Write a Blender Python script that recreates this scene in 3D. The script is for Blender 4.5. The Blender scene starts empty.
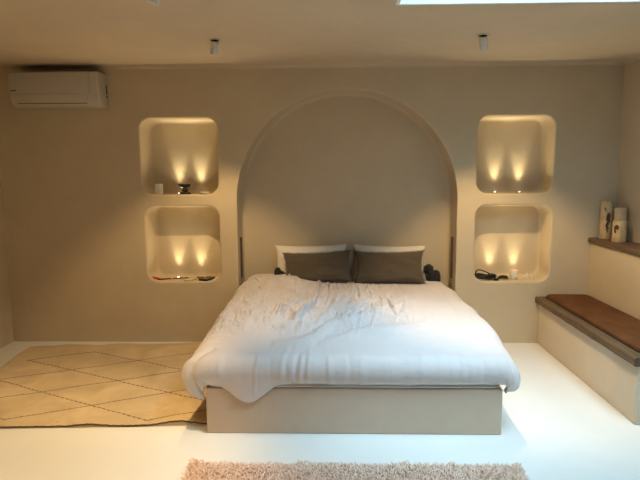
import bpy, bmesh, math, random
import numpy as np
from mathutils import Vector, Matrix, Euler, noise

random.seed(7)
scene = bpy.context.scene
COL = scene.collection
PI = math.pi
R = math.radians

# ------------------------------------------------------------------ helpers
def link(o, parent=None):
    COL.objects.link(o)
    if parent is not None:
        o.parent = parent
    return o

def obj(name, bm, mat, parent=None, smooth=True, angle=None, loc=None, rot=None):
    me = bpy.data.meshes.new(name)
    bm.normal_update()
    bm.to_mesh(me)
    bm.free()
    for p in me.polygons:
        p.use_smooth = smooth
    if angle is not None:
        me.set_sharp_from_angle(angle=R(angle))
    me.materials.append(mat)
    o = bpy.data.objects.new(name, me)
    if loc: o.location = loc
    if rot: o.rotation_euler = rot
    return link(o, parent)

def tag(o, label=None, cat=None, group=None, kind=None):
    if label: o['label'] = label
    if cat: o['category'] = cat
    if group: o['group'] = group
    if kind: o['kind'] = kind
    return o

def empty(name, loc, label, cat, group=None, rot=(0, 0, 0)):
    o = bpy.data.objects.new(name, None)
    o.empty_display_size = .05
    o.location = loc
    o.rotation_euler = rot
    link(o)
    return tag(o, label, cat, group)

def struct(name, bm, mat, **k):
    return tag(obj(name, bm, mat, **k), kind='structure')

def add_box(bm, lo, hi, bevel=0, seg=2, M=None):
    vs = [bm.verts.new((x, y, z)) for x in (lo[0], hi[0]) for y in (lo[1], hi[1]) for z in (lo[2], hi[2])]
    fs = [(0, 1, 3, 2), (4, 6, 7, 5), (0, 4, 5, 1), (2, 3, 7, 6), (0, 2, 6, 4), (1, 5, 7, 3)]
    faces = [bm.faces.new([vs[i] for i in f]) for f in fs]
    geo = vs
    if bevel:
        es = list({e for f in faces for e in f.edges})
        r = bmesh.ops.bevel(bm, geom=es, offset=bevel, segments=seg, affect='EDGES', profile=.5)
        geo = list({v for f in r['faces'] for v in f.verts} | {v for v in vs if v.is_valid})
        geo = [v for v in geo if v.is_valid]
    if M is not None:
        bmesh.ops.transform(bm, matrix=M, verts=geo)
    return geo

def box(lo, hi, bevel=0, seg=2):
    bm = bmesh.new()
    add_box(bm, lo, hi, bevel, seg)
    return bm

def add_lathe(bm, prof, n=32, M=None, wob=None):
    rings = []
    for (r, z) in prof:
        ring = []
        for i in range(n):
            a = 2 * PI * i / n
            rr = r if wob is None else r * (1 + wob(a, z))
            v = Vector((rr * math.cos(a), rr * math.sin(a), z))
            ring.append(bm.verts.new(M @ v if M else v))
        rings.append(ring)
    for p, q in zip(rings, rings[1:]):
        for i in range(n):
            bm.faces.new((p[i], p[(i + 1) % n], q[(i + 1) % n], q[i]))
    bm.faces.new(list(reversed(rings[0])))
    bm.faces.new(rings[-1])

def lathe(prof, n=32, M=None, wob=None):
    bm = bmesh.new()
    add_lathe(bm, prof, n, M, wob)
    return bm

def catmull(pts, k=8, closed=False):
    pts = [Vector(p) for p in pts]
    out = []
    n = len(pts)
    rng = range(n) if closed else range(n - 1)
    for i in rng:
        if closed:
            p0, p1, p2, p3 = pts[(i - 1) % n], pts[i], pts[(i + 1) % n], pts[(i + 2) % n]
        else:
            p0, p1, p2, p3 = pts[max(i - 1, 0)], pts[i], pts[i + 1], pts[min(i + 2, n - 1)]
        for j in range(k):
            t = j / k
            out.append(.5 * (2 * p1 + (p2 - p0) * t + (2 * p0 - 5 * p1 + 4 * p2 - p3) * t * t + (3 * p1 - p0 - 3 * p2 + p3) * t ** 3))
    if not closed:
        out.append(pts[-1])
    return out

def add_tube(bm, path, r, n=8, closed=False):
    path = [Vector(p) for p in path]
    m = len(path)
    rings = []
    prev = None
    for i, p in enumerate(path):
        if closed:
            t = path[(i + 1) % m] - path[i - 1]
        else:
            t = path[min(i + 1, m - 1)] - path[max(i - 1, 0)]
        t.normalize()
        if prev is None:
            up = Vector((0, 0, 1)) if abs(t.z) < .9 else Vector((1, 0, 0))
        else:
            up = prev
        s = t.cross(up)
        if s.length < 1e-5:
            s = t.cross(Vector((1, 0.3, 0)))
        s.normalize()
        u = s.cross(t)
        prev = u
        rr = r(i / max(m - 1, 1)) if callable(r) else r
        rings.append([bm.verts.new(p + (s * math.cos(2 * PI * j / n) + u * math.sin(2 * PI * j / n)) * rr) for j in range(n)])
    pairs = list(zip(rings, rings[1:])) + ([(rings[-1], rings[0])] if closed else [])
    for a, b in pairs:
        for j in range(n):
            bm.faces.new((a[j], a[(j + 1) % n], b[(j + 1) % n], b[j]))
    if not closed:
        bm.faces.new(list(reversed(rings[0])))
        bm.faces.new(rings[-1])

# ---------------------------------------------------------------- materials
class NT:
    def __init__(s, name):
        s.m = bpy.data.materials.new(name)
        s.m.use_nodes = True
        s.t = s.m.node_tree
        s.t.nodes.clear()
        s.out = s.t.nodes.new('ShaderNodeOutputMaterial')
    def n(s, typ, **k):
        nd = s.t.nodes.new(typ)
        for a, v in k.items():
            setattr(nd, a, v)
        return nd
    def l(s, a, b):
        s.t.links.new(a, b)
    def math(s, op, a, b=None, c=None, clamp=False):
        nd = s.n('ShaderNodeMath', operation=op)
        nd.use_clamp = clamp
        for i, v in enumerate((a, b, c)):
            if v is None: continue
            if isinstance(v, (int, float)): nd.inputs[i].default_value = v
            else: s.l(v, nd.inputs[i])
        return nd.outputs[0]
    def ramp(s, fac, stops, interp='LINEAR'):
        nd = s.n('ShaderNodeValToRGB')
        cr = nd.color_ramp
        cr.interpolation = interp
        while len(cr.elements) < len(stops): cr.elements.new(.5)
        for e, (p, c) in zip(cr.elements, stops):
            e.position = p
            e.color = (*c, 1) if len(c) == 3 else c
        s.l(fac, nd.inputs[0])
        return nd.outputs[0]
    def noise(s, scale, detail=4, rough=.55, vec=None, dist=0):
        nd = s.n('ShaderNodeTexNoise')
        nd.inputs['Scale'].default_value = scale
        nd.inputs['Detail'].default_value = detail
        nd.inputs['Roughness'].default_value = rough
        nd.inputs['Distortion'].default_value = dist
        if vec is not None: s.l(vec, nd.inputs['Vector'])
        return nd.outputs['Fac']
    def coord(s, scale=(1, 1, 1), rot=(0, 0, 0)):
        tc = s.n('ShaderNodeTexCoord')
        mp = s.n('ShaderNodeMapping')
        mp.inputs['Scale'].default_value = scale
        mp.inputs['Rotation'].default_value = rot
        s.l(tc.outputs['Object'], mp.inputs['Vector'])
        return mp.outputs[0]
    def mix(s, fac, a, b):
        nd = s.n('ShaderNodeMix', data_type='RGBA')
        for i, v in ((0, fac), (6, a), (7, b)):
            if isinstance(v, (int, float)): nd.inputs[i].default_value = v
            elif isinstance(v, tuple): nd.inputs[i].default_value = (*v, 1)
            else: s.l(v, nd.inputs[i])
        return nd.outputs[2]
    def principled(s, color, rough=.6, bump=None, bstr=.1, bdist=.01, **k):
        b = s.n('ShaderNodeBsdfPrincipled')
        if isinstance(color, tuple): b.inputs['Base Color'].default_value = (*color, 1)
        else: s.l(color, b.inputs['Base Color'])
        if isinstance(rough, (int, float)): b.inputs['Roughness'].default_value = rough
        else: s.l(rough, b.inputs['Roughness'])
        for kk, v in k.items():
            b.inputs[kk.replace('_', ' ')].default_value = v
        if bump is not None:
            bp = s.n('ShaderNodeBump')
            bp.inputs['Strength'].default_value = bstr
            bp.inputs['Distance'].default_value = bdist
            s.l(bump, bp.inputs['Height'])
            s.l(bp.outputs[0], b.inputs['Normal'])
        s.l(b.outputs[0], s.out.inputs[0])
        return s.m

def plain(name, color, rough=.5, var=.06, scale=30, bstr=.05, **k):
    t = NT(name)
    v = t.coord()
    f = t.noise(scale, 3, .6, v)
    lo = tuple(c * (1 - var) for c in color)
    hi = tuple(min(1, c * (1 + var)) for c in color)
    return t.principled(t.ramp(f, [(.3, lo), (.7, hi)]), rough, f, bstr, .003, **k)

def plaster(name, color):
    t = NT(name)
    v = t.coord()
    big = t.noise(1.6, 5, .6, v, .4)
    mid = t.noise(9, 5, .65, v, .3)
    f = t.math('ADD', t.math('MULTIPLY', big, .7), t.math('MULTIPLY', mid, .3))
    c = t.ramp(f, [(.34, tuple(x * .94 for x in color)), (.66, tuple(x * 1.05 for x in color))])
    h = t.math('ADD', t.math('MULTIPLY', t.noise(3.5, 3, .5, v), .8), t.math('MULTIPLY', t.noise(45, 3, .6, v), .12))
    return t.principled(c, .82, h, .22, .03)

def wood(name, dark, light, axis=1, rough=.65):
    t = NT(name)
    sc = [14, 14, 14]
    sc[axis] = 1.1
    v = t.coord(tuple(sc))
    g = t.noise(2.2, 7, .68, v, .8)
    sc2 = [60, 60, 60]
    sc2[axis] = 3
    fine = t.noise(1.5, 4, .6, t.coord(tuple(sc2)))
    f = t.math('ADD', t.math('MULTIPLY', g, .7), t.math('MULTIPLY', fine, .3))
    c = t.ramp(f, [(.32, dark), (.55, tuple((a + b) / 2 for a, b in zip(dark, light))), (.7, light)])
    return t.principled(c, rough, f, .5, .006)

def fabric(name, color, rough=.9, scale=420, var=.08, bstr=.25, sheen=.2):
    t = NT(name)
    v = t.coord()
    w1 = t.n('ShaderNodeTexWave', wave_type='BANDS', bands_direction='X')
    w2 = t.n('ShaderNodeTexWave', wave_type='BANDS', bands_direction='Y')
    for w in (w1, w2):
        w.inputs['Scale'].default_value = scale / 6
        w.inputs['Distortion'].default_value = 1.0
        t.l(v, w.inputs['Vector'])
    weave = t.math('ADD', w1.outputs['Fac'], w2.outputs['Fac'])
    n = t.noise(6, 4, .6, v)
    c = t.ramp(n, [(.3, tuple(x * (1 - var) for x in color)), (.7, tuple(min(1, x * (1 + var)) for x in color))])
    return t.principled(c, rough, weave, bstr, .0008, Sheen_Weight=sheen, Sheen_Roughness=.5)

M_wall = plaster('warm_plaster', (.59, .495, .35))
M_ceil = plaster('ceiling_plaster', (.60, .50, .365))
M_white_plaster = plaster('skylight_plaster', (.82, .81, .78))
def floor_mat():
    t = NT('white_resin_floor')
    v = t.coord()
    n = t.noise(1.2, 5, .6, v, .5)
    c = t.ramp(n, [(.3, (.80, .795, .765)), (.7, (.85, .845, .815))])
    return t.principled(c, .38, t.noise(2.5, 2, .5, v), .06, .02, Specular_IOR_Level=.35)
M_floor = floor_mat()
M_base = plaster('bed_base_plaster', (.60, .46, .345))
M_bench_plaster = plaster('bench_plaster', (.72, .61, .465))
def duvet_mat():
    """washed cotton with fine creasing, mostly over the head half"""
    t = NT('duvet_cotton')
    tc = t.n('ShaderNodeTexCoord')
    sp = t.n('ShaderNodeSeparateXYZ')
    t.l(tc.outputs['Object'], sp.inputs[0])
    h = None
    for sc, rz, am in ((9, .35, 1.0), (17, -.5, .6), (30, .2, .35)):
        v = t.coord((sc, sc * .34, sc), (0, 0, rz))
        n = t.noise(1.0, 2, .5, v, .6)
        r = t.math('POWER', t.math('SUBTRACT', 1.0, t.math('ABSOLUTE', t.math('SUBTRACT', t.math('MULTIPLY', n, 4.0), 2.0)), clamp=True), 1.6)
        r = t.math('MULTIPLY', r, am)
        h = r if h is None else t.math('ADD', h, r)
    my = t.math('DIVIDE', t.math('ADD', sp.outputs[1], 1.65), .55, clamp=True)
    mx = t.math('SUBTRACT', 1.0, t.math('MULTIPLY', t.math('DIVIDE', t.math('ADD', sp.outputs[0], .05), .7, clamp=True), .8))
    m = t.math('ADD', .06, t.math('MULTIPLY', t.math('MULTIPLY', my, mx), .94))
    c = t.ramp(t.noise(6, 4, .6, tc.outputs['Object']), [(.3, (.625, .565, .55)), (.7, (.645, .585, .57))])
    return t.principled(c, .75, t.math('MULTIPLY', h, m), .75, .016, Sheen_Weight=.15, Sheen_Roughness=.5)
M_duvet = duvet_mat()
M_sheet = fabric('white_sheet', (.78, .76, .73), .85, 600, .02, .12)
M_pillow = fabric('white_pillow_cotton', (.72, .69, .64), .85, 600, .03, .15)
M_taupe = fabric('taupe_linen', (.088, .066, .043), .95, 420, .08, .35, .2)
M_taupe_fringe = fabric('taupe_fringe_yarn', (.06, .046, .032), .95, 420, .12, .3)
M_black = fabric('black_fabric', (.012, .012, .014), .85, 300, .2, .3, .1)
M_leather = None
def leather():
    t = NT('brown_suede')
    v = t.coord((1, .8, 1))
    n = t.noise(7, 5, .62, v, .5)
    v2 = t.noise(60, 3, .6, t.coord())
    c = t.ramp(n, [(.28, (.085, .032, .010)), (.6, (.125, .050, .018)), (.8, (.19, .085, .036))])
    return t.principled(c, .8, v2, .25, .003, Specular_IOR_Level=.2)
M_leather = leather()
M_leather_edge = plain('dark_brown_piping', (.03, .014, .008), .7)
M_wood = wood('weathered_grey_wood', (.065, .038, .020), (.21, .135, .072))
M_shelf_wood = wood('shelf_grey_brown_wood', (.065, .038, .020), (.19, .122, .066))
M_panelwood = wood('dark_slot_wood', (.14, .095, .06), (.22, .155, .10), 2)
M_ac = plain('white_ac_plastic', (.52, .485, .42), .38, .015, 10, .0)
M_ac_dark = plain('dark_ac_vent', (.02, .017, .014), .6)
M_lampwhite = plain('white_lamp_enamel', (.72, .70, .67), .4, .02, 10, 0)
M_darkhole = plain('dark_recess', (.02, .018, .015), .8)
M_chrome = plain('chrome_ring', (.75, .73, .70), .25, .02, 10, 0, Metallic=1.0)
M_red = plain('red_handle_paint', (.42, .016, .018), .45)
M_redrod = plain('dark_red_rod', (.24, .045, .03), .4)
M_pale = plain('pale_plastic', (.72, .66, .5), .5)
M_blackplastic = plain('black_plastic', (.014, .014, .015), .4)
M_cable = plain('black_cable_rubber', (.012, .012, .012), .5)
M_whitecard = plain('white_card', (.80, .78, .72), .7)
M_candle = plain('white_wax', (.84, .80, .70), .5, .02, 15, .05, Subsurface_Weight=.15)
M_cream = plain('cream_wax', (.60, .46, .30), .6, .05, 20, .1)
M_amber = plain('amber_resin', (.07, .035, .014), .35)
M_silver = plain('silver_metal', (.6, .58, .55), .3, .03, 10, 0, Metallic=1.0)

def emissive(name, color, strength):
    t = NT(name)
    e = t.n('ShaderNodeEmission')
    e.inputs[0].default_value = (*color, 1)
    e.inputs[1].default_value = strength
    t.l(e.outputs[0], t.out.inputs[0])
    return t.m
WARM = (1.0, .68, .32)
M_lens = emissive('lit_lens', (1.0, .80, .52), 9)

def glass_mat():
    t = NT('skylight_glass')
    a = t.n('ShaderNodeBsdfTransparent')
    a.inputs[0].default_value = (.96, .98, .98, 1)
    g = t.n('ShaderNodeBsdfGlossy')
    g.inputs['Roughness'].default_value = .02
    mx = t.n('ShaderNodeMixShader')
    mx.inputs[0].default_value = .05
    t.l(a.outputs[0], mx.inputs[1])
    t.l(g.outputs[0], mx.inputs[2])
    t.l(mx.outputs[0], t.out.inputs[0])
    return t.m
M_glass = glass_mat()

def birch(name, blobs):
    """cream bark with dark peeled patches; blobs = (angle, z, half-angle, half-height)"""
    t = NT(name)
    tc = t.n('ShaderNodeTexCoord')
    sp = t.n('ShaderNodeSeparateXYZ')
    t.l(tc.outputs['Object'], sp.inputs[0])
    ang = t.math('ARCTAN2', sp.outputs[1], sp.outputs[0])
    nz = t.noise(38, 4, .6, tc.outputs['Object'])
    nzz = t.math('MULTIPLY', t.math('SUBTRACT', nz, .5), 3.4)
    mask = None
    for (a0, z0, da, dz) in blobs:
        u = t.math('DIVIDE', t.math('SUBTRACT', ang, a0), da)
        w = t.math('DIVIDE', t.math('SUBTRACT', sp.outputs[2], z0), dz)
        d = t.math('SQRT', t.math('ADD', t.math('MULTIPLY', u, u), t.math('MULTIPLY', w, w)))
        d = t.math('ADD', d, nzz)
        k = t.math('SUBTRACT', 1.12, d, clamp=True)
        k = t.math('MULTIPLY', k, 6, clamp=True)
        mask = k if mask is None else t.math('MAXIMUM', mask, k)
    base = t.ramp(t.noise(24, 5, .65, t.coord((1, 1, .5))), [(.3, (.38, .255, .13)), (.5, (.60, .445, .25)), (.72, (.72, .57, .36))])
    c = t.mix(mask, base, (.075, .030, .013))
    return t.principled(c, .75, nz, .4, .004)

def rug_mat():
    t = NT('berber_rug_wool')
    tc = t.n('ShaderNodeTexCoord')
    sp = t.n('ShaderNodeSeparateXYZ')
    t.l(tc.outputs['Object'], sp.inputs[0])
    wob = t.noise(5, 3, .6, tc.outputs['Object'])
    wv = t.math('MULTIPLY', t.math('SUBTRACT', wob, .5), .07)
    X, Y = sp.outputs[0], sp.outputs[1]
    px, py = .94, .46
    a = t.math('DIVIDE', X, px)
    b = t.math('DIVIDE', Y, py)
    inside = t.math('MULTIPLY', t.math('MULTIPLY', t.math('GREATER_THAN', Y, -1.735), t.math('LESS_THAN', Y, -.345)),
                    t.math('GREATER_THAN', X, -2.75))
    lines = None
    for sgn, ph in ((1, .165), (-1, .643)):
        s = t.math('ADD', a, t.math('MULTIPLY', b, sgn))
        s = t.math('ADD', t.math('ADD', s, ph + 20), wv)
        d = t.math('ABSOLUTE', t.math('SUBTRACT', t.math('FRACT', t.math('ADD', s, .5)), .5))
        core = t.math('MULTIPLY', t.math('SUBTRACT', .021, d), 90, clamp=True)
        if sgn == -1:
            dash = t.math('FRACT', t.math('MULTIPLY', X, 31))
            core = t.math('MULTIPLY', core, t.math('ADD', t.math('MULTIPLY', t.math('GREATER_THAN', dash, .3), .4), .6))
        else:
            dash = t.math('FRACT', t.math('MULTIPLY', X, 24))
            core = t.math('MULTIPLY', core, t.math('ADD', t.math('MULTIPLY', t.math('GREATER_THAN', dash, .42), .62), .38))
        lines = core if lines is None else t.math('MAXIMUM', lines, core)
    specks = t.math('MULTIPLY', t.math('SUBTRACT', t.noise(23, 2, .5, tc.outputs['Object']), .765), 40, clamp=True)
    m = t.math('MAXIMUM', t.math('MULTIPLY', t.math('MULTIPLY', lines, inside), t.math('ADD', .45, t.math('MULTIPLY', t.noise(40, 2, .5, tc.outputs['Object']), .75)), clamp=True),
               t.math('MULTIPLY', specks, .7))
    big = t.noise(3, 5, .6, tc.outputs['Object'], .5)
    base = t.ramp(big, [(.3, (.52, .395, .225)), (.7, (.74, .575, .35))])
    c = t.mix(m, base, (.085, .035, .018))
    fuzz = t.noise(160, 3, .6, tc.outputs['Object'])
    return t.principled(c, .95, t.math('ADD', fuzz, t.math('MULTIPLY', big, 2)), .4, .006, Sheen_Weight=.15)
M_rug = rug_mat()
M_rugedge = plain('dark_rug_binding', (.10, .055, .03), .95, .3, 80, .4)
def shag_mat():
    t = NT('shag_wool')
    v = t.coord()
    n = t.noise(26, 4, .7, v)
    c = t.ramp(n, [(.28, (.72, .50, .38)), (.5, (.88, .64, .50)), (.75, (.96, .76, .61))])
    return t.principled(c, .95, Sheen_Weight=.2)
M_shag = shag_mat()

# ------------------------------------------------------------- room geometry
XL, XR, YF, H = -3.2, 2.45, -8.2, 2.551
ARCH_D = .31
NICHE_D = .27

def rrect(x0, x1, z0, z1, r, off=0, n=8):
    """rounded rectangle loop, off>0 grows it; counter-clockwise in x,z"""
    x0 -= off; x1 += off; z0 -= off; z1 += off
    r = max(r + off, .004)
    out = []
    for cx, cz, a0 in ((x1 - r, z0 + r, -90), (x1 - r, z1 - r, 0), (x0 + r, z1 - r, 90), (x0 + r, z0 + r, 180)):
        for i in range(n + 1):
            a = R(a0 + 90 * i / n)
            out.append((cx + r * math.cos(a), cz + r * math.sin(a)))
    return out

def arch_loop(off=0, n=64):
    hw, zs, rise, zb = 1.012 + off, 1.345, 1.0 + off, .03
    out = [(-hw, zb), (hw, zb)]
    for i in range(12):
        out.append((hw, zb + (zs - zb) * (i + 1) / 13))
    for i in range(n + 1):
        a = PI * i / n
        out.append((hw * math.cos(a), zs + rise * math.sin(a)))
    for i in range(12):
        out.append((-hw, zs - (zs - zb) * (i + 1) / 13))
    return [(x, z) for x, z in out]

def back_wall():
    bm = bmesh.new()
    def loop_verts(lp, y):
        return [bm.verts.new((x, y, z)) for x, z in lp]
    def bridge(a, b):
        n = len(a)
        for i in range(n):
            bm.faces.new((a[i], b[i], b[(i + 1) % n], a[(i + 1) % n]))
    edges = []
    outer = loop_verts([(XL - .02, -.02), (XR + .02, -.02), (XR + .02, H + .02), (XL - .02, H + .02)], 0)
    edges += [bm.edges.new((outer[i], outer[(i + 1) % 4])) for i in range(4)]
    holes = []
    lo, hi = (.583, 1.297), (1.403, 2.099)
    xs = (1.182, 1.872)
    for s in (-1, 1):
        for (z0, z1), dx in ((lo, 0), (hi, 0)):
            a, b = sorted((s * xs[0], s * xs[1] + dx))
            if s < 0 and z0 > 1: a -= .022
            holes.append((lambda off, a=a, b=b, z0=z0, z1=z1: rrect(a, b, z0, z1, .105, off), NICHE_D, .014))
    holes.append((lambda off: arch_loop(off), ARCH_D, .009))
    for fn, depth, lip in holes:
        ring0 = loop_verts(fn(lip + .012), 0)
        n = len(ring0)
        edges += [bm.edges.new((ring0[i], ring0[(i + 1) % n])) for i in range(n)]
        prev = loop_verts(fn(lip), 0)
        bridge(ring0, prev)
        for k in range(1, 5):
            a = R(90 * k / 4)
            cur = loop_verts(fn(lip * (1 - math.sin(a))), lip * (1 - math.cos(a)))
            bridge(prev, cur); prev = cur
        cove = .03
        for y in (lip + .01, depth - cove - .01, depth - cove):
            cur = loop_verts(fn(0), y); bridge(prev, cur); prev = cur
        for k in range(1, 5):
            a = R(90 * k / 4)
            cur = loop_verts(fn(-cove * (1 - math.cos(a))), depth - cove * (1 - math.sin(a)))
            bridge(prev, cur); prev = cur
        cur = loop_verts(fn(-cove - .01), depth); bridge(prev, cur); prev = cur
        bm.faces.new(prev)
    bmesh.ops.triangle_fill(bm, use_beauty=True, use_dissolve=False, edges=edges)
    bmesh.ops.recalc_face_normals(bm, faces=bm.faces)
    for f in bm.faces:          # front of wall looks to -y
        pass
    return bm
wb = struct('wall_back', back_wall(), M_wall)

struct('floor', box((XL - .1, YF - .1, -.1), (XR + .1, .4, 0)), M_floor, smooth=False)
struct('wall_left', box((XL - .1, YF, 0), (XL, 0, H)), M_wall, smooth=False)
struct('wall_right', box((XR, YF, 0), (XR + .1, 0, H)), M_wall, smooth=False)
struct('wall_front', box((XL - .1, YF - .1, 0), (XR + .1, YF, H)), M_wall, smooth=False)
# low half-height wall that carries the shelf
LEDGE_X = 2.235
struct('wall_ledge', box((LEDGE_X, -3.2, 0), (XR + .01, .0, .952), .006), M_wall, smooth=False)

# ceiling with a skylight opening
SX0, SX1, SY0, SY1 = .26, 2.30, -3.7, -1.80
bm = bmesh.new()
T = .1
CX0, CX1, CY0, CY1 = SX0 - .02, SX1 + .02, SY0 - .02, SY1 + .02
for lo, hi in (((XL - .1, YF - .1), (CX0, .3)), ((CX1, YF - .1), (XR + .1, .3)), ((CX0, CY1), (CX1, .3)), ((CX0, YF - .1), (CX1, CY0))):
    add_box(bm, (lo[0], lo[1], H), (hi[0], hi[1], H + T))
struct('ceiling', bm, M_ceil, smooth=False)
# plaster cove where walls meet ceiling
bm = bmesh.new()
def cove(bm, p, q, d1, r=.025, n=5):
    p, q, d1 = Vector(p), Vector(q), Vector(d1)
    a = []; b = []
    for i in range(n + 1):
        t = R(90 * i / n)
        off = d1 * (r - r * math.sin(t)) + Vector((0, 0, -1)) * (r - r * math.cos(t))
        a.append(bm.verts.new(p + off)); b.append(bm.verts.new(q + off))
    for i in range(n):
        bm.faces.new((a[i], a[i + 1], b[i + 1], b[i]))
cove(bm, (XL, 0, H), (XR, 0, H), (0, -1, 0))
cove(bm, (XL, 0, H), (XL, YF, H), (1, 0, 0))
cove(bm, (XR, 0, H), (XR, YF, H), (-1, 0, 0))
struct('trim_1', bm, M_ceil)
# skylight shaft, frame and pane
ST = H + .40
bm = bmesh.new()
w = .04
add_box(bm, (SX0 - w, SY0 - w, H + .0015), (SX0, SY1 + w, ST))
add_box(bm, (SX1, SY0 - w, H + .001), (SX1 + w, SY1 + w, ST))
add_box(bm, (SX0, SY0 - w, H + .001), (SX1, SY0, ST))
add_box(bm, (SX0, SY1, H + .001), (SX1, SY1 + w, ST))
win = struct('window_1', bm, M_white_plaster, smooth=False)
bm = bmesh.new()
fr = .05
for lo, hi in (((SX0, SY0), (SX0 + fr, SY1)), ((SX1 - fr, SY0), (SX1, SY1)), ((SX0, SY0), (SX1, SY0 + fr)), ((SX0, SY1 - fr), (SX1, SY1)),
               (((SX0 + SX1) / 2 - .025, SY0), ((SX0 + SX1) / 2 + .025, SY1))):
    add_box(bm, (lo[0], lo[1], ST - .06), (hi[0], hi[1], ST))
obj('window_frame', bm, M_lampwhite, win, smooth=False)
obj('glass_pane', box((SX0 + fr, SY0 + fr, ST - .034), (SX1 - fr, SY1 - fr, ST - .028)), M_glass, win, smooth=False)

# dark vertical slots set into both sides of the arch
for s, px, lab in ((-1, -1.0125, 'narrow dark wooden slot panel in the left side of the arch'),
                   (1, 1.0125, 'narrow dark wooden slot panel in the right side of the arch')):
    t = empty('slot_panel', (px, .155, .80), lab, 'panel', None)
    e = -s
    bm = bmesh.new()
    for lo, hi in (((-.035, -.205), (-.025, .185)), ((.025, -.205), (.035, .185)), ((-.035, .175), (.035, .185)), ((-.035, -.205), (.035, -.195))):
        x0, x1 = sorted((0, e * .008))
        add_box(bm, (x0, lo[0], lo[1]), (x1, hi[0], hi[1]), .001, 1)
    obj('panel_frame', bm, M_wood, t, smooth=False)
    x0, x1 = sorted((0, e * .003))
    obj('panel_board', box((x0, -.025, -.195), (x1, .025, .175)), M_panelwood, t, smooth=False)

# ------------------------------------------------------------------- the bed
BW, BF, BZ = .905, -1.87, .292
bed = tag(obj('bed_platform', box((-BW, BF, 0), (BW, ARCH_D - .004, BZ), .008, 3), M_base, angle=40),
          'low plastered bed platform in the arched recess', 'bed')
bm = bmesh.new()
add_box(bm, (-.89, -1.862, BZ), (.89, ARCH_D - .01, .52), .05, 4)
bmesh.ops.bisect_plane(bm, geom=bm.verts[:] + bm.edges[:] + bm.faces[:], plane_co=(0, -1.0, 0), plane_no=(0, 1, 0))
for v in bm.verts:
    k = max(0, min(1, (-1.0 - v.co.y) / .86))
    v.co.z = BZ + (v.co.z - BZ) * (1 - .50 * k)
mat = tag(obj('mattress', bm, M_sheet, angle=60), 'white sheeted mattress under the duvet on the bed platform', 'mattress')
bm = bmesh.new()
path = []
for (x, y, z) in rrect(-.894, .894, -1.866, ARCH_D - .008, .05, 0, 6) and [(p[0], p[1], BZ + .012) for p in rrect(-.894, .894, -1.866, ARCH_D - .008, .05, 0, 6)]:
    path.append((x, y, z))
add_tube(bm, path, .005, 6, closed=True)
obj('piping', bm, M_sheet, mat)

# duvet ----------------------------------------------------------------
rng = np.random.RandomState(11)
def vnoise(x, y, seed=0):
    xi = np.floor(x).astype(int); yi = np.floor(y).astype(int)
    fx = x - xi; fy = y - yi
    fx = fx * fx * fx * (fx * (fx * 6 - 15) + 10); fy = fy * fy * fy * (fy * (fy * 6 - 15) + 10)
    def h(a, b):
        v = np.sin(a * 127.1 + b * 311.7 + seed * 74.7) * 43758.5453
        return v - np.floor(v)
    return (h(xi, yi) * (1 - fx) + h(xi + 1, yi) * fx) * (1 - fy) + (h(xi, yi + 1) * (1 - fx) + h(xi + 1, yi + 1) * fx) * fy
def sstep(a, b, x):
    t = np.clip((x - a) / (b - a), 0, 1)
    return t * t * (3 - 2 * t)

def crease(X, Y, pts, width, amp, asym=.5):
    """distance to a polyline -> rounded ridge with a sharper lee side"""
    best = np.full(X.shape, 1e9); sd = np.zeros(X.shape); tt = np.zeros(X.shape)
    n = len(pts) - 1
    for i in range(n):
        ax, ay = pts[i]; bx, by = pts[i + 1]
        dx, dy = bx - ax, by - ay
        L2 = dx * dx + dy * dy + 1e-9
        t = np.clip(((X - ax) * dx + (Y - ay) * dy) / L2, 0, 1)
        qx = X - ax - t * dx; qy = Y - ay - t * dy
        d = np.sqrt(qx * qx + qy * qy)
        s = np.sign(qx * dy - qy * dx)
        m = d < best
        best = np.where(m, d, best); sd = np.where(m, s, sd); tt = np.where(m, (i + t) / n, tt)
    fade = np.sin(np.clip(tt, .0, 1) * PI) ** .6
    wl = np.where(sd > 0, width * (1 + asym), width * (1 - asym * .6))
    return amp * fade * np.exp(-(best / wl) ** 2)

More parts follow.
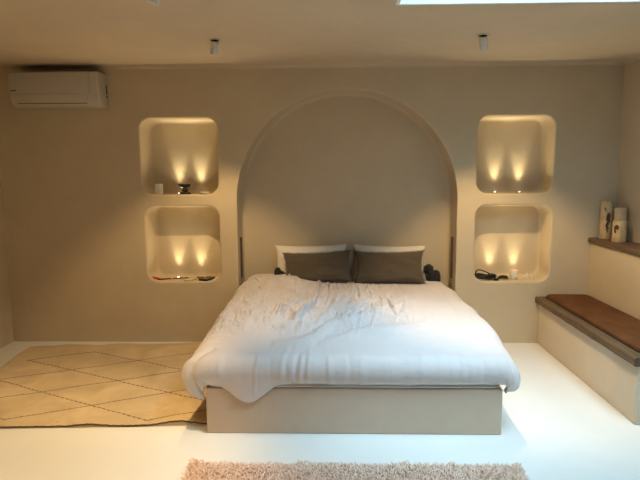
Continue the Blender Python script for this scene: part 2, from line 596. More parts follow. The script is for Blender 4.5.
def make_duvet():
    NX, NY = 400, 400
    Xc, Yc, rho = .87, -1.83, .15
    U = np.linspace(-1, 1, NX)[None, :].repeat(NY, 0)
    V = np.linspace(0, 1, NY)[:, None].repeat(NX, 1)
    A = np.where(U < 0, U * 1.225, U * 1.155)
    smin = -2.062 - .09 * np.exp(-((A + .63) / .12) ** 2) - .02 * np.exp(-((A + .9) / .2) ** 2) + .012 * (vnoise(A * 9, A * 0, 3) - .5) + .012 * sstep(.6, 1., A)
    S = .13 + (smin - .13) * V
    # narrower between the arch cheeks
    xc = Xc - .045 * sstep(-.22, -.02, S) + .022 * sstep(-1.0, -1.8, S) * (A < 0)
    dx = np.maximum(np.abs(A) - xc, 0); dy = np.maximum(Yc - S, 0)
    pw = np.where(A < 0, 2.5, 5.0)
    e = (dx ** pw + dy ** pw + 1e-12) ** (1 / pw)
    dd = np.sqrt(dx * dx + dy * dy) + 1e-9
    nx = np.sign(A) * dx / dd; ny = -dy / dd
    rho = rho - .06 * dy / dd
    pm = R(97) + R(40) * dy / dd * (1 - np.exp(-((A + .63) / .17) ** 4))
    phi = np.minimum(e / rho, pm)
    hor = rho * np.sin(phi); drop = rho * (1 - np.cos(phi))
    rest = np.maximum(e - rho * pm, 0)
    drop = drop + rest * np.sin(pm); hor = hor + rest * np.cos(pm)
    ztop = .562 + .012 * np.exp(-((S + .9) / .8) ** 2) + .018 * (vnoise(A * 2.1 + 5, S * 2.1 + 9, 1) - .5) - .075 * sstep(-1.05, -1.95, S) ** 1.2 + .065 * sstep(-.5, .0, S) * sstep(-.1, -.6, A) + .012 * sstep(-.4, 0, S)
    # puffy swelling
    X = np.clip(A, -xc, xc) + nx * hor
    Y = np.maximum(S, Yc) + ny * hor
    Z = ztop - drop
    P = np.stack([X, Y, Z], -1)
    du = np.gradient(P, axis=1); dv = np.gradient(P, axis=0)
    N = np.cross(dv, du); N /= np.linalg.norm(N, axis=-1, keepdims=True) + 1e-12
    N[N[..., 2].mean() < 0] *= 1
    if N[..., 2][NY // 2, NX // 2] < 0: N = -N
    D = np.zeros(A.shape)
    # soft broad undulation
    D += .014 * (vnoise(A * 4.3, S * 3.7, 7) - .5)
    # crumpled zone: creases pulled into arcs round the left head end (long in y, narrow in x)
    SY = S / 3.2
    hm = sstep(-1.62, -1.15, S) * (1 - .85 * sstep(-.05, .65, A)) * sstep(.08, -.12, S) * (1 - .8 * sstep(.84, 1.0, np.abs(A)))
    wa = A + .05 * (vnoise(A * 6, SY * 6, 61) - .5) + .02 * (vnoise(A * 17, SY * 17, 62) - .5)
    ws = SY + .05 * (vnoise(A * 6, SY * 6, 63) - .5) + .02 * (vnoise(A * 17, SY * 17, 64) - .5)
    rr0 = np.sqrt((wa + .86) ** 2 + (ws + .06) ** 2); th0 = np.arctan2(ws + .06, wa + .86)
    for fr, ft, am, wd, sd in ((11, 2.6, .021, .22, 71), (20, 4.0, .016, .22, 72), (34, 6.0, .008, .24, 73)):
        nn = np.abs(2 * vnoise(rr0 * fr + 20, th0 * ft + 20, sd) - 1)
        gate = sstep(.25, .6, vnoise(A * 9, SY * 9, sd + 9))
        D += hm * am * gate * (np.exp(-(nn / wd) ** 2) - .30)
    for fr, an, am, sd in ((13, .7, .008, 81), (22, -.6, .005, 82)):
        c, q_ = math.cos(an), math.sin(an)
        nn = np.abs(2 * vnoise((wa * c + ws * q_) * fr * .3, (-wa * q_ + ws * c) * fr, sd) - 1)
        D += (.2 + .8 * hm) * sstep(-1.8, -1.3, S) * am * sstep(.4, .7, vnoise(A * 6, SY * 6, sd + 5)) * np.exp(-(nn / .2) ** 2)
    # individual folds sweeping across the left and middle
    folds = [([(-.26, -.14), (-.25, -.64), (-.28, -.95), (-.34, -1.2), (-.42, -1.39), (-.56, -1.41)], .017, .032),
             ([(-.35, -.23), (-.31, -.72), (-.34, -.99), (-.40, -1.14)], .015, -.024),
             ([(-.51, -.86), (-.51, -1.27)], .015, .028), ([(-.47, -1.0), (-.39, -1.25), (-.32, -1.43)], .015, .028),
             ([(-.43, -.86), (-.34, -1.17), (-.26, -1.26)], .014, .022),
             ([(-.91, .25), (-.72, -.02), (-.52, -.16), (-.36, -.42)], .016, .024),
             ([(-.94, .08), (-.76, -.20), (-.60, -.33), (-.40, -.66)], .016, .024),
             ([(-.95, -.16), (-.77, -.45), (-.60, -.57), (-.45, -.82)], .016, .022),
             ([(-.95, -.53), (-.77, -.79), (-.62, -.86), (-.49, -1.05)], .016, .022),
             ([(-.94, -.86), (-.76, -1.11), (-.62, -1.23), (-.48, -1.3)], .018, .020),
             ([(-.80, .12), (-.62, .03), (-.45, -.12), (-.30, -.38)], .014, .020),
             ([(-.18, -.02), (-.17, -.53), (-.20, -.96)], .015, .026), ([(-.11, -.02), (-.09, -.49), (-.13, -.92)], .014, .022),
             ([(-.49, -1.41), (-.35, -1.41), (-.23, -1.33), (-.04, -.86)], .018, .022),
             ([(-.52, -1.65), (-.27, -1.58), (-.02, -1.10)], .022, .016),
             ([(.06, -.10), (.03, -.64), (-.04, -.98)], .014, .026), ([(.10, -.5), (.02, -.95), (-.12, -1.17)], .014, -.024),
             ([(.15, -.78), (.05, -1.08), (-.07, -1.26)], .014, .022), ([(.24, -.62), (.15, -.85), (.06, -1.08)], .014, .020),
             ([(.31, -.58), (.31, -.92), (.33, -1.18)], .015, -.022), ([(-.22, -1.68), (.08, -1.46), (.31, -1.41), (.58, -1.28)], .020, .012),
             ([(-.06, -1.36), (.20, -1.10), (.42, -.90)], .016, .016), ([(-.19, -1.3), (-.12, -1.17), (-.02, -.94)], .014, .018),
             ([(-.02, -.36), (-.06, -.79), (-.17, -1.12)], .014, .020), ([(.43, -.52), (.45, -.85), (.39, -1.15)], .015, .012),
             ([(-.26, -1.5), (-.04, -1.3), (.20, -1.2)], .018, .016)]
    for pts, wd, am in folds:
        pp = [(p.x, p.y / 3.2) for p in catmull([(a, b, 0) for a, b in pts], 6)]
        D += crease(A, SY, pp, wd, am * 1.35, .45) * sstep(.06, -.16, S)
    # puckers running down over the front edge and round the sides
    for k in range(26):
        x0 = -1.0 + 2.0 * (k + rng.rand() * .8) / 26
        L = .16 + .22 * rng.rand()
        if x0 > .05: am = .0015 + .002 * rng.rand()
        else: am = .002 + .004 * rng.rand()
        s0 = -2.10
        D += crease(A, S, [(x0, s0), (x0 + .03 * (rng.rand() - .5), s0 + L * .6), (x0 + .08 * (rng.rand() - .5), s0 + L + .1)], .014 + .014 * rng.rand(), am * rng.choice([-1, 1, 1]))
    for (x0, am) in ((-.60, .014), (-.36, -.018), (-.335, .016), (-.29, .012), (-.45, .010)):
        D += crease(A, S, [(x0, -2.12), (x0 + .01, -1.95), (x0 + .03, -1.80)], .014, am * .45)
    for k in range(18):
        y0 = -1.75 + 1.6 * k / 18 + .06 * rng.rand()
        for sg in (-1, 1):
            D += crease(A, S, [(sg * 1.22, y0), (sg * 1.0, y0 + .04 * (rng.rand() - .5)), (sg * .82, y0 + .12 * (rng.rand() - .5))], .02 + .015 * rng.rand(), (.004 + .004 * rng.rand()) * (1 if sg < 0 else .6) * rng.choice([-1, 1]))
    # gathered corner folds
    D += crease(A, S, [(-1.2, -2.1), (-1.02, -1.90), (-.86, -1.76)], .03, -.028)
    D += crease(A, S, [(-1.2, -1.92), (-1.02, -1.80)], .03, .018)
    D += crease(A, S, [(1.2, -2.06), (1.05, -1.92), (.9, -1.78)], .022, -.018)
    D += crease(A, S, [(1.08, -2.06), (.99, -1.92)], .02, .012)
    # piped seam line near the front hem
    P = P + N * D[..., None]
    P[..., 2] = np.maximum(P[..., 2], .20)
    bm = bmesh.new()
    vs = [[bm.verts.new(P[j, i]) for i in range(NX)] for j in range(NY)]
    for j in range(NY - 1):
        for i in range(NX - 1):
            bm.faces.new((vs[j][i], vs[j + 1][i], vs[j + 1][i + 1], vs[j][i + 1]))
    bm.normal_update()
    if sum(f.normal.z for f in bm.faces) < 0:
        bmesh.ops.reverse_faces(bm, faces=bm.faces)
    return bm
duvet = obj('duvet', make_duvet(), M_duvet)
sm = duvet.modifiers.new('thick', 'SOLIDIFY')
sm.thickness = .024
sm.offset = -1
tag(duvet, 'rumpled pale cotton duvet spread over the bed', 'duvet')

# pillows ----------------------------------------------------------------
def pillow_bm(w, h, t, seed=0, n=44, pinch=.075, lumps=.012):
    bm = bmesh.new()
    def pt(u, v, side):
        x = w / 2 * u * (1 - pinch * (1 - v * v) * abs(u) ** 3)
        y = h / 2 * v * (1 - pinch * 1.4 * (1 - u * u) * abs(v) ** 3)
        th = t / 2 * (max(0, (1 - u ** 4) * (1 - v ** 4))) ** .55
        fade = (1 - u ** 8) * (1 - v ** 8)
        k = noise.noise(Vector((u * 2.2 + seed * 9, v * 2.2, side * 3))) * lumps * 1.2
        k += noise.noise(Vector((u * 6 + seed * 9, v * 6, side * 3 + 7))) * lumps * .45
        return Vector((x, y, side * th + k * fade * (1 if th > 0 else 0)))
    grids = {}
    for side in (1, -1):
        g = []
        for j in range(n + 1):
            row = []
            for i in range(n + 1):
                u = math.sin((2 * i / n - 1) * PI / 2); v = math.sin((2 * j / n - 1) * PI / 2)
                if side == -1 and (i in (0, n) or j in (0, n)):
                    row.append(grids[1][j][i])
                else:
                    row.append(bm.verts.new(pt(u, v, side)))
            g.append(row)
        grids[side] = g
        for j in range(n):
            for i in range(n):
                q = (g[j][i], g[j][i + 1], g[j + 1][i + 1], g[j + 1][i])
                bm.faces.new(q if side == 1 else tuple(reversed(q)))
    rim = [pt(math.sin((2 * i / n - 1) * PI / 2), -1, 1) for i in range(n)] + [pt(1, math.sin((2 * i / n - 1) * PI / 2), 1) for i in range(n)] \
        + [pt(-math.sin((2 * i / n - 1) * PI / 2), 1, 1) for i in range(n)] + [pt(-1, -math.sin((2 * i / n - 1) * PI / 2), 1) for i in range(n)]
    return bm, rim

def fringe_bm(rim, rnd, length=.021):
    bm = bmesh.new()
    m = len(rim)
    dens = []
    for i in range(m):
        a, b = rim[i], rim[(i + 1) % m]
        k = max(1, int((b - a).length / .0032))
        for q in range(k):
            dens.append(a.lerp(b, q / k))
    for p in dens:
        out = Vector((p.x, p.y * 1.6, 0)).normalized()
        tan = Vector((-out.y, out.x, 0))
        for z in (-.003, .003):
            L = length * rnd.uniform(.4, 1.2) * (1 + .5 * noise.noise(p * 22))
            d = (out + tan * rnd.uniform(-.5, .5) + Vector((0, 0, rnd.uniform(-.35, .35)))).normalized()
            q = p + Vector((0, 0, z)) - out * .006
            w = .0018
            v = [bm.verts.new(q - tan * w), bm.verts.new(q + tan * w), bm.verts.new(q + Vector((0, 0, w * 1.6))), bm.verts.new(q + d * (L + .006))]
            bm.faces.new((v[0], v[1], v[3])); bm.faces.new((v[1], v[2], v[3])); bm.faces.new((v[2], v[0], v[3]))
    return bm

def place_pillow(name, w, h, t, x, ybot, zbot, lean, roll, yaw, mat, label, cat, seed, fringe=False, group=None):
    bm, rim = pillow_bm(w, h, t, seed)
    o = obj(name, bm, mat)
    # local +y becomes up, local +z faces the room (-y)
    Mx = Matrix.Translation((x, ybot, zbot)) @ Matrix.Rotation(yaw, 4, 'Z') @ Matrix.Rotation(roll, 4, 'Y') @ Matrix.Rotation(R(90) - lean, 4, 'X') @ Matrix.Translation((0, h / 2, 0))
    o.matrix_world = Mx
    tag(o, label, cat, group)
    if fringe:
        obj('fringe', fringe_bm(rim, random.Random(seed)), M_taupe_fringe, o)
    return o
place_pillow('pillow', .70, .345, .14, -.338, .145, .576, R(20), R(-1), R(0), M_pillow, 'white pillow behind the left taupe cushion, on the head of the bed', 'pillow', 1)
place_pillow('pillow', .70, .345, .13, .415, .145, .572, R(20), R(1), R(0), M_pillow, 'white pillow behind the right taupe cushion, on the head of the bed', 'pillow', 2)
place_pillow('cushion', .63, .30, .11, -.262, -.055, .583, R(24), R(-2.2), R(2), M_taupe, 'frayed-edge taupe cushion, left of the pair on the bed', 'cushion', 3, True)
place_pillow('cushion', .64, .31, .11, .398, -.055, .578, R(24), R(-.5), R(-1), M_taupe, 'frayed-edge taupe cushion, right of the pair on the bed', 'cushion', 4, True)

def lump(parts, seed, amp=.18):
    bm = bmesh.new()
    for c, r in parts:
        n0 = len(bm.verts)
        res = bmesh.ops.create_icosphere(bm, subdivisions=4, radius=1)
        for v in res['verts']:
            d = v.co.copy()
            k = 1 + amp * noise.noise(d * 1.7 + Vector((seed, c[0] * 9, 0))) + amp * .6 * noise.noise(d * 4.2 + Vector((0, seed, c[0] * 5)))
            v.co = Vector((c[0] + d.x * r[0] * k, c[1] + d.y * r[1] * k, max(c[2] + d.z * r[2] * k, 0)))
    return bm
tag(obj('fabric_bundle', lump([((0, 0, .05), (.062, .05, .062)), ((-.03, .02, .115), (.05, .045, .05)), ((.035, -.005, .045), (.05, .05, .065))], 3), M_black, loc=(.812, .115, .562)),
    'crumpled black fabric bundle beside the right pillow on the bed', 'cloth')
tag(obj('fabric_pouch', lump([((0, 0, .035), (.06, .035, .04)), ((-.02, .01, .06), (.035, .03, .045))], 8, .12), M_black, loc=(-.632, .085, .598)),
    'small black pouch showing under the left white pillow', 'pouch')

# --------------------------------------------------------------------- rugs
def berber():
    bm = bmesh.new()
    nx, ny = 150, 130
    # corner points: back-left, back-right, front-right, front-left
    BLc, BRc, FRc, FLc = (-2.935, -.20), (-.912, -.03), (-.912, -1.765), (-2.74, -1.85)
    T = {}
    th = .014
    def pos(i, j):
        u, v = i / nx, j / ny
        x = (BLc[0] * (1 - u) + BRc[0] * u) * (1 - v) + (FLc[0] * (1 - u) + FRc[0] * u) * v
        y = (BLc[1] * (1 - u) + BRc[1] * u) * (1 - v) + (FLc[1] * (1 - u) + FRc[1] * u) * v
        edge = lambda a: math.exp(-a * 26)
        y += .028 * noise.noise(Vector((x * 2.4, 0, 1))) * edge(v) + .010 * noise.noise(Vector((x * 9, 3, 1))) * edge(v)
        y += .016 * noise.noise(Vector((x * 3.1, 5, 1))) * edge(1 - v)
        x += .02 * noise.noise(Vector((y * 3, 9, 1))) * edge(u)
        rip = .009 * max(0, noise.noise(Vector((x * 2.2, y * 3.5, 4)))) + .03 * edge(v) * max(0, noise.noise(Vector((x * 2.6 + 3, 0, 8))))
        rip += .02 * edge(1 - v) * max(0, noise.noise(Vector((x * 3.3 + 1, 0, 2)))) + .014 * edge(1 - v) * math.exp(-((x + 1.10) / .12) ** 2)
        return x, y, th + rip
    top = [[bm.verts.new(pos(i, j)) for i in range(nx + 1)] for j in range(ny + 1)]
    for j in range(ny):
        for i in range(nx):
            bm.faces.new((top[j][i], top[j + 1][i], top[j + 1][i + 1], top[j][i + 1]))
    rim = [top[0][i] for i in range(nx)] + [top[j][nx] for j in range(ny)] + [top[ny][i] for i in range(nx, 0, -1)] + [top[j][0] for j in range(ny, 0, -1)]
    low = [bm.verts.new((v.co.x, v.co.y, .002)) for v in rim]
    n = len(rim)
    for k in range(n):
        bm.faces.new((rim[k], rim[(k + 1) % n], low[(k + 1) % n], low[k]))
    front = [v.co.copy() for v in top[ny]]
    return bm, front
bm, front = berber()
rug = tag(obj('rug', bm, M_rug), 'flat tan rug with brown dotted diamond lines, left of the bed', 'rug')
bm = bmesh.new()
rr = random.Random(5)
add_tube(bm, [(p.x, p.y - .002, max(.008, p.z - .004 + .002 * rr.uniform(-1, 1))) for p in front[::1]], .0045, 6)
obj('rug_binding', bm, M_rugedge, rug)

def shag(x0, x1, y0, y1):
    """thick base with a pile of twisted tufts"""
    base = bmesh.new()
    add_box(base, (x0 + .015, y0 + .015, 0.001), (x1 - .015, y1 - .015, .016), .004, 1)
    bm = bmesh.new()
    rnd = random.Random(21)
    n = 19000
    for k in range(n):
        x = rnd.uniform(x0, x1); y = y1 - (y1 - y0) * rnd.random() ** 1.25
        wob = .012 * noise.noise(Vector((x * 7, 0, 3))); wobx = .012 * noise.noise(Vector((y * 9, 2, 0)))
        x += wobx if abs(x) > (x1 - x0) * .4 else 0
        y += wob
        L = rnd.uniform(.020, .034) * (1 + .35 * noise.noise(Vector((x * 6, y * 6, 0))))
        a = rnd.uniform(0, 2 * PI)
        out = .014 if (y > y1 - .05 or x < x0 + .05 or x > x1 - .05) else .006
        lean = Vector((math.cos(a), math.sin(a), 0)) * rnd.uniform(.004, .02)
        if y > y1 - .03: lean.y += out * rnd.random()
        if x < x0 + .03: lean.x -= out * rnd.random() * 1.3
        if x > x1 - .03: lean.x += out * rnd.random() * 1.3
        w = rnd.uniform(.0035, .0062)
        b = rnd.uniform(0, PI)
        rings = []
        for t, ww in ((0, .8), (.55, 1.0), (1, .45)):
            c = Vector((x, y, .012 + L * (t - .22 * t * t))) + lean * t * t
            rings.append([bm.verts.new(c + Vector((math.cos(b + q * 2.094 + t), math.sin(b + q * 2.094 + t), 0)) * w * ww) for q in range(3)])
        for p, q in zip(rings, rings[1:]):
            for i in range(3):
                bm.faces.new((p[i], p[(i + 1) % 3], q[(i + 1) % 3], q[i]))
        bm.faces.new(rings[-1])
    # a few long loose strands at the corners and back edge
    for (sx, sy, dx, dy) in ((x0 + .02, y1 - .01, -.03, .03), (x0 + .05, y1, -.03, .035), (x1 - .02, y1 - .01, .02, .03), (x1 - .36, y1, .01, .035), (x1 - .61, y1, .02, .03), (x0 + .6, y1, .01, .025)):
        for k in range(9):
            p0 = Vector((sx + rnd.uniform(-.02, .02), sy, .03))
            p2 = p0 + Vector((dx, dy, .004)) * rnd.uniform(.5, 1.1) + Vector((rnd.uniform(-.01, .01), 0, rnd.uniform(0, .012)))
            add_tube(bm, catmull([p0, (p0 + p2) / 2 + Vector((0, 0, .008)), p2], 3), .0022, 4)
    return base, bm
base, pile = shag(-.895, .872, -2.95, -2.285)
srug = tag(obj('shag_rug', base, M_shag, smooth=False), 'shaggy pinkish brown rug on the floor in front of the bed', 'rug')
tag(obj('pile', pile, M_shag, srug), kind='stuff')

# ------------------------------------------------------------ bench, shelf
BX, BY = 1.788, -1.715
bench = empty('bench', (2.0, -.86, 0), 'built-in plastered bench with thick weathered wood seat, along right wall', 'bench')
def local(bm, o):
    bmesh.ops.translate(bm, verts=bm.verts, vec=-Vector(o.location)); return bm
obj('base', local(box((BX, BY, 0), (LEDGE_X - .003, -.004, .388), .008, 3), bench), M_bench_plaster, bench, angle=40)
bm = bmesh.new()
n = 60
sec = []
for j in range(n + 1):
    y = -.004 + (BY - .02 + .004) * j / n
    fx = BX - .036 + .006 * noise.noise(Vector((0, y * 5, 2))) + .003 * noise.noise(Vector((0, y * 17, 5)))
    z0, z1 = .388 + .002 * noise.noise(Vector((3, y * 6, 2))), .446
    x1 = LEDGE_X - .004
    sec.append([bm.verts.new(p) for p in ((fx + .008, y, z0), (fx, y, z0 + .008), (fx + .001, y, z1 - .010), (fx + .010, y, z1), (x1, y, z1), (x1, y, z0))])
for a, b in zip(sec, sec[1:]):
    for i in range(6):
        bm.faces.new((a[i], a[(i + 1) % 6], b[(i + 1) % 6], b[i]))
bm.faces.new(list(reversed(sec[0]))); bm.faces.new(sec[-1])
bmesh.ops.recalc_face_normals(bm, faces=bm.faces)
obj('wooden_seat', local(bm, bench), M_wood, bench, angle=35)

def cushion_pad(x0, x1, y0, y1, z0, t, r=.05):
    bm = bmesh.new()
    lp = lambda off: rrect(x0, x1, y0, y1, r, off, 6)
    rings = []
    for off, z in ((-.006, 0), (0, .006), (.0, t * .5), (-.004, t * .82), (-.016, t), (-.05, t + .004)):
        rings.append([bm.verts.new((x, y, z0 + z + (.003 * noise.noise(Vector((x * 5, y * 5, 0))) if z > t * .7 else 0))) for x, y in lp(off)])
    n = len(rings[0])
    for a, b in zip(rings, rings[1:]):
        for i in range(n):
            bm.faces.new((a[i], a[(i + 1) % n], b[(i + 1) % n], b[i]))
    bm.faces.new(list(reversed(rings[0]))); bm.faces.new(rings[-1])
    return bm, lp(0)
bm, lp = cushion_pad(1.832, LEDGE_X - .012, -1.66, -.03, .446, .030)
pad = tag(obj('bench_cushion', bm, M_leather, angle=70), 'long thin brown suede cushion lying on the bench', 'cushion')
bm = bmesh.new()
add_tube(bm, [(x, y, .452) for x, y in rrect(1.832, LEDGE_X - .012, -1.66, -.03, .05, .0015, 6)], .0055, 6, closed=True)
obj('piping', bm, M_leather_edge, pad)

bm = bmesh.new()
sec = []
for j in range(71):
    y = -.002 - 3.1 * j / 70
    fx = 2.212 + .006 * noise.noise(Vector((7, y * 4, 2))) + .003 * noise.noise(Vector((1, y * 15, 5)))
    z0, z1 = .953, .997
    x1 = XR - .002
    sec.append([bm.verts.new(p) for p in ((fx + .006, y, z0), (fx, y, z0 + .006), (fx + .001, y, z1 - .008), (fx + .009, y, z1), (x1, y, z1), (x1, y, z0))])
for a, b in zip(sec, sec[1:]):
    for i in range(6):
        bm.faces.new((a[i], a[(i + 1) % 6], b[(i + 1) % 6], b[i]))
bm.faces.new(list(reversed(sec[0]))); bm.faces.new(sec[-1])
bmesh.ops.recalc_face_normals(bm, faces=bm.faces)
tag(obj('shelf', bm, M_shelf_wood, angle=35), 'grey brown wooden plank shelf on the low right wall', 'shelf')

# candles on the shelf
def candle(loc, r, h, mat, label, rotz=0):
    t = empty('candle', loc, label, 'candle', None, (0, 0, rotz))
    wob = lambda a, z: .03 * noise.noise(Vector((math.cos(a) * 1.5, math.sin(a) * 1.5, z * 9)))
    obj('body', lathe([(r * .97, 0), (r, .006), (r, h * .5), (r, h - .008), (r * .96, h - .001), (r * .82, h), (r * .76, h - .006), (.004, h - .008)], 40, None, wob), mat, t, angle=50)
    bm = bmesh.new()
    add_tube(bm, catmull([(0, 0, h - .010), (.001, 0, h - .003), (.003, .001, h + .004)], 3), .0014, 6)
    obj('wick', bm, M_blackplastic, t)
    return t
FACE = -PI / 2 - .40
candle((2.330, -.08, .997), .052, .335, birch('birch_bark_tall', [(FACE + .30, .185, .42, .045), (FACE + .15, .135, .22, .055), (FACE - .30, .265, .16, .022)]),
       'tall pillar candle wrapped in white bark, at the shelf\'s left end')
candle((2.334, -.312, .997), .057, .182, birch('birch_bark_short', [(FACE - .52, .13, .34, .022), (FACE - .70, .095, .2, .02)]),
       'short wide bark-wrapped candle, foremost on the wooden shelf')
candle((2.391, -.205, .997), .050, .285, M_cream, 'plain cream pillar candle behind the short bark-wrapped candle')

# ------------------------------------------------------------ air conditioner
ac = empty('air_conditioner', (-2.565, 0, 2.185), 'white wall mounted air conditioner above the rug, below the ceiling', 'air conditioner')
W2 = .395
prof = [(0, .0), (-.105, .0), (-.15, .012), (-.185, .045), (-.198, .085), (-.203, .12), (-.205, .29), (-.195, .30), (0, .30)]
def extrude(prof, x0, x1, bev=.012):
    bm = bmesh.new()
    rings = []
    cy = sum(p[0] for p in prof) / len(prof); cz = sum(p[1] for p in prof) / len(prof)
    for x, k in ((x0, bev), (x0 + bev * .4, bev * .3), (x0 + bev, 0), (x1 - bev, 0), (x1 - bev * .4, bev * .3), (x1, bev)):
        ring = []
        for (y, z) in prof:
            yy = y if y == 0 else y + k * (1 if y < cy else 0) * .9
            zz = z + (k * .6 if z < cz else -k * .6)
            ring.append(bm.verts.new((x, yy, zz)))
        rings.append(ring)
    n = len(prof)
    for a, b in zip(rings, rings[1:]):
        for i in range(n):
            bm.faces.new((a[i], b[i], b[(i + 1) % n], a[(i + 1) % n]))
    bm.faces.new(rings[0]); bm.faces.new(list(reversed(rings[-1])))
    bmesh.ops.recalc_face_normals(bm, faces=bm.faces)
    return bm
obj('body', extrude(prof, -W2, W2), M_ac, ac, angle=35)
bm = bmesh.new(); add_box(bm, (-W2 + .006, -.2125, .108), (W2 - .075, -.203, .292), .004, 3)
obj('front_panel', bm, M_ac, ac, angle=40)
bm = bmesh.new(); add_box(bm, (-W2 + .05, -.006, -.055), (W2 - .10, .0, .055), .003, 2, Matrix.Translation((0, -.186, .056)) @ Matrix.Rotation(R(20), 4, 'X'))
obj('air_flap', bm, M_ac, ac, angle=40)
bm = bmesh.new(); add_box(bm, (-W2 + .06, -.004, -.006), (W2 - .11, .004, .006), 0, 2, Matrix.Translation((0, -.178, .028)) @ Matrix.Rotation(R(35), 4, 'X'))
obj('outlet_slot', bm, M_ac_dark, ac, smooth=False)
bm = bmesh.new()
for k, wd in enumerate((.008, .006, .007, .006, .008)):
    x = -W2 + .022 + k * .0095
    add_box(bm, (x, -.2145, .132), (x + wd, -.2125, .141))
obj('badge', bm, M_ac_dark, ac, smooth=False)
bm = bmesh.new()
add_box(bm, (W2 - .001, -.03, .12), (W2 + .003, -.016, .205)); add_box(bm, (W2 - .001, -.032, .095), (W2 + .004, -.012, .108))
obj('side_clip', bm, M_ac_dark, ac, smooth=False)
bm = bmesh.new()
for k in range(22):
    x = -W2 + .03 + k * .0335
    add_box(bm, (x, -.175, .299), (x + .024, -.03, .302))
obj('intake_grille', bm, M_ac_dark, ac, smooth=False)
obj('mounting_plate', box((-W2 + .04, -.03, .30), (W2 - .04, -.002, .315)), M_ac_dark, ac, smooth=False)

# ------------------------------------------------------------------ spotlights
def spotlight(x, y, tilt_x, tilt_y, label, watts, cone, blend, group='ceiling spotlights'):
    t = empty('ceiling_spotlight', (x, y, H), label, 'spotlight', group)
    obj('mounting_ring', lathe([(.030, -.001), (.046, -.001), (.048, -.003), (.046, -.005), (.030, -.004)], 36), M_ceil, t, angle=40)
    obj('recess', lathe([(.030, -.0062), (.029, -.0052), (.001, -.0052)], 32), M_darkhole, t)
    obj('swivel_arm', lathe([(.006, -.020), (.006, -.004)], 12), M_darkhole, t, angle=40)
    rot = (R(tilt_x), R(tilt_y), 0)
    hd = obj('lamp_head', lathe([(.0225, -.100), (.027, -.101), (.0285, -.099), (.0285, -.018), (.026, -.013), (.004, -.012)], 40), M_lampwhite, t, angle=40, rot=rot)
    obj('lens', lathe([(.001, -.0995), (.0225, -.0995), (.0225, -.0985)], 32), M_lens, hd)
    ld = bpy.data.lights.new('spot_lamp', 'SPOT')
    ld.energy = watts; ld.color = WARM; ld.spot_size = R(cone); ld.spot_blend = blend; ld.shadow_soft_size = .012
    lo = bpy.data.objects.new('lamp_beam', ld)
    lo.location = (0, 0, -.106)
    link(lo, hd)
    return t
spotlight(-.97, -1.0, 12, 7, 'white tube spotlight on the ceiling, left of the arch', 92, 82, .5, None)
spotlight(.93, -1.055, 12, -10, 'white tube spotlight on the ceiling, right of the arch', 118, 82, .5, None)
spotlight(-1.0, -2.2, -4, 20, 'white tube spotlight at the top edge, nearest the camera', 128, 76, .6, None)
spotlight(-1.10, -3.15, 0, 12, 'added white tube spotlight out of view, continuing the left row to light the left floor', 100, 84, .7, None)  # extra lamp out of view, added to warm and brighten the left floor

# niche uplights
def uplight(x, y, z, label, group, watts=1.5, tilt=-4):
    t = empty('niche_uplight', (x, y, z), label, 'light', group)
    obj('trim_ring', lathe([(.012, .0005), (.021, .0005), (.021, .003), (.019, .0045), (.013, .0045), (.012, .003)], 28), M_chrome, t, angle=40)
    obj('lens', lathe([(.012, .001), (.012, .0035), (.008, .006), (.001, .007)], 24), M_lens, t)
    for nm, pw, size, bl in (('lamp_beam', watts * .75, 42, 1.0), ('lamp_spill', watts * .32, 120, 1.0)):
        ld = bpy.data.lights.new('uplight_lamp', 'SPOT')
        ld.energy = pw; ld.color = (1.0, .80, .46); ld.spot_size = R(size); ld.spot_blend = bl; ld.shadow_soft_size = .012
        lo = bpy.data.objects.new(nm, ld)
        lo.location = (0, 0, .012); lo.rotation_euler = (PI + (R(tilt) if nm == 'lamp_beam' else R(28)), 0, 0)
        link(lo, t)
N_IN = .221
for (xa, xb, z, place, w) in ((-1.61, -1.40, 1.4035, 'upper left niche', 17.0), (-1.645, -1.425, .5835, 'lower left niche', 15.0),
                           (1.415, 1.645, 1.4035, 'upper right niche', 17.0), (1.395, 1.625, .5835, 'lower right niche', 15.0)):
    for x, sd in ((xa, 'left'), (xb, 'right')):
        uplight(x, N_IN, z, '%s glowing recessed light in the floor of the %s' % (sd, place), 'recessed niche lights', w)

# -------------------------------------------------------------- niche contents
UZ, LZ = 1.4035, .5835
# upper left: folded card, ornament, small dish
bm = bmesh.new()
for M in (Matrix.Translation((.0, 0, 0)) @ Matrix.Rotation(R(-12), 4, 'Z'), Matrix.Translation((.041, -.009, 0)) @ Matrix.Rotation(R(55), 4, 'Z')):
    add_box(bm, (0 if M[0][3] else -.002, -.001, 0), (.042, .001, .096), 0, 2, M)
tag(obj('folded_card', bm, M_whitecard, smooth=False, loc=(-1.80, .10, UZ)), 'small folded white card standing in the upper left niche', 'card')
orn = empty('ornament', (-1.525, .13, UZ), 'small dark horned ornament on a round base in the upper left niche', 'ornament')
obj('base', lathe([(.052, 0), (.054, .006), (.050, .014), (.025, .018), (.004, .018)], 32), M_blackplastic, orn, angle=40)
obj('body', lathe([(.020, .0185), (.030, .028), (.033, .040), (.024, .054), (.010, .060)], 28), M_amber, orn)
bm = bmesh.new()
add_tube(bm, catmull([(-.058, 0, .094), (-.046, 0, .080), (-.024, 0, .078), (0, 0, .074), (.020, 0, .080), (.040, 0, .078), (.044, 0, .096)], 6), lambda t: .006 + .014 * math.sin(PI * t), 10)
obj('horns', bm, M_blackplastic, orn)
bm = bmesh.new()
for (x, y) in ((-.012, -.012), (.012, -.014)):
    add_tube(bm, [(x, y, .018), (x * 1.2, y, .062)], .004, 8)
obj('struts', bm, M_blackplastic, orn)
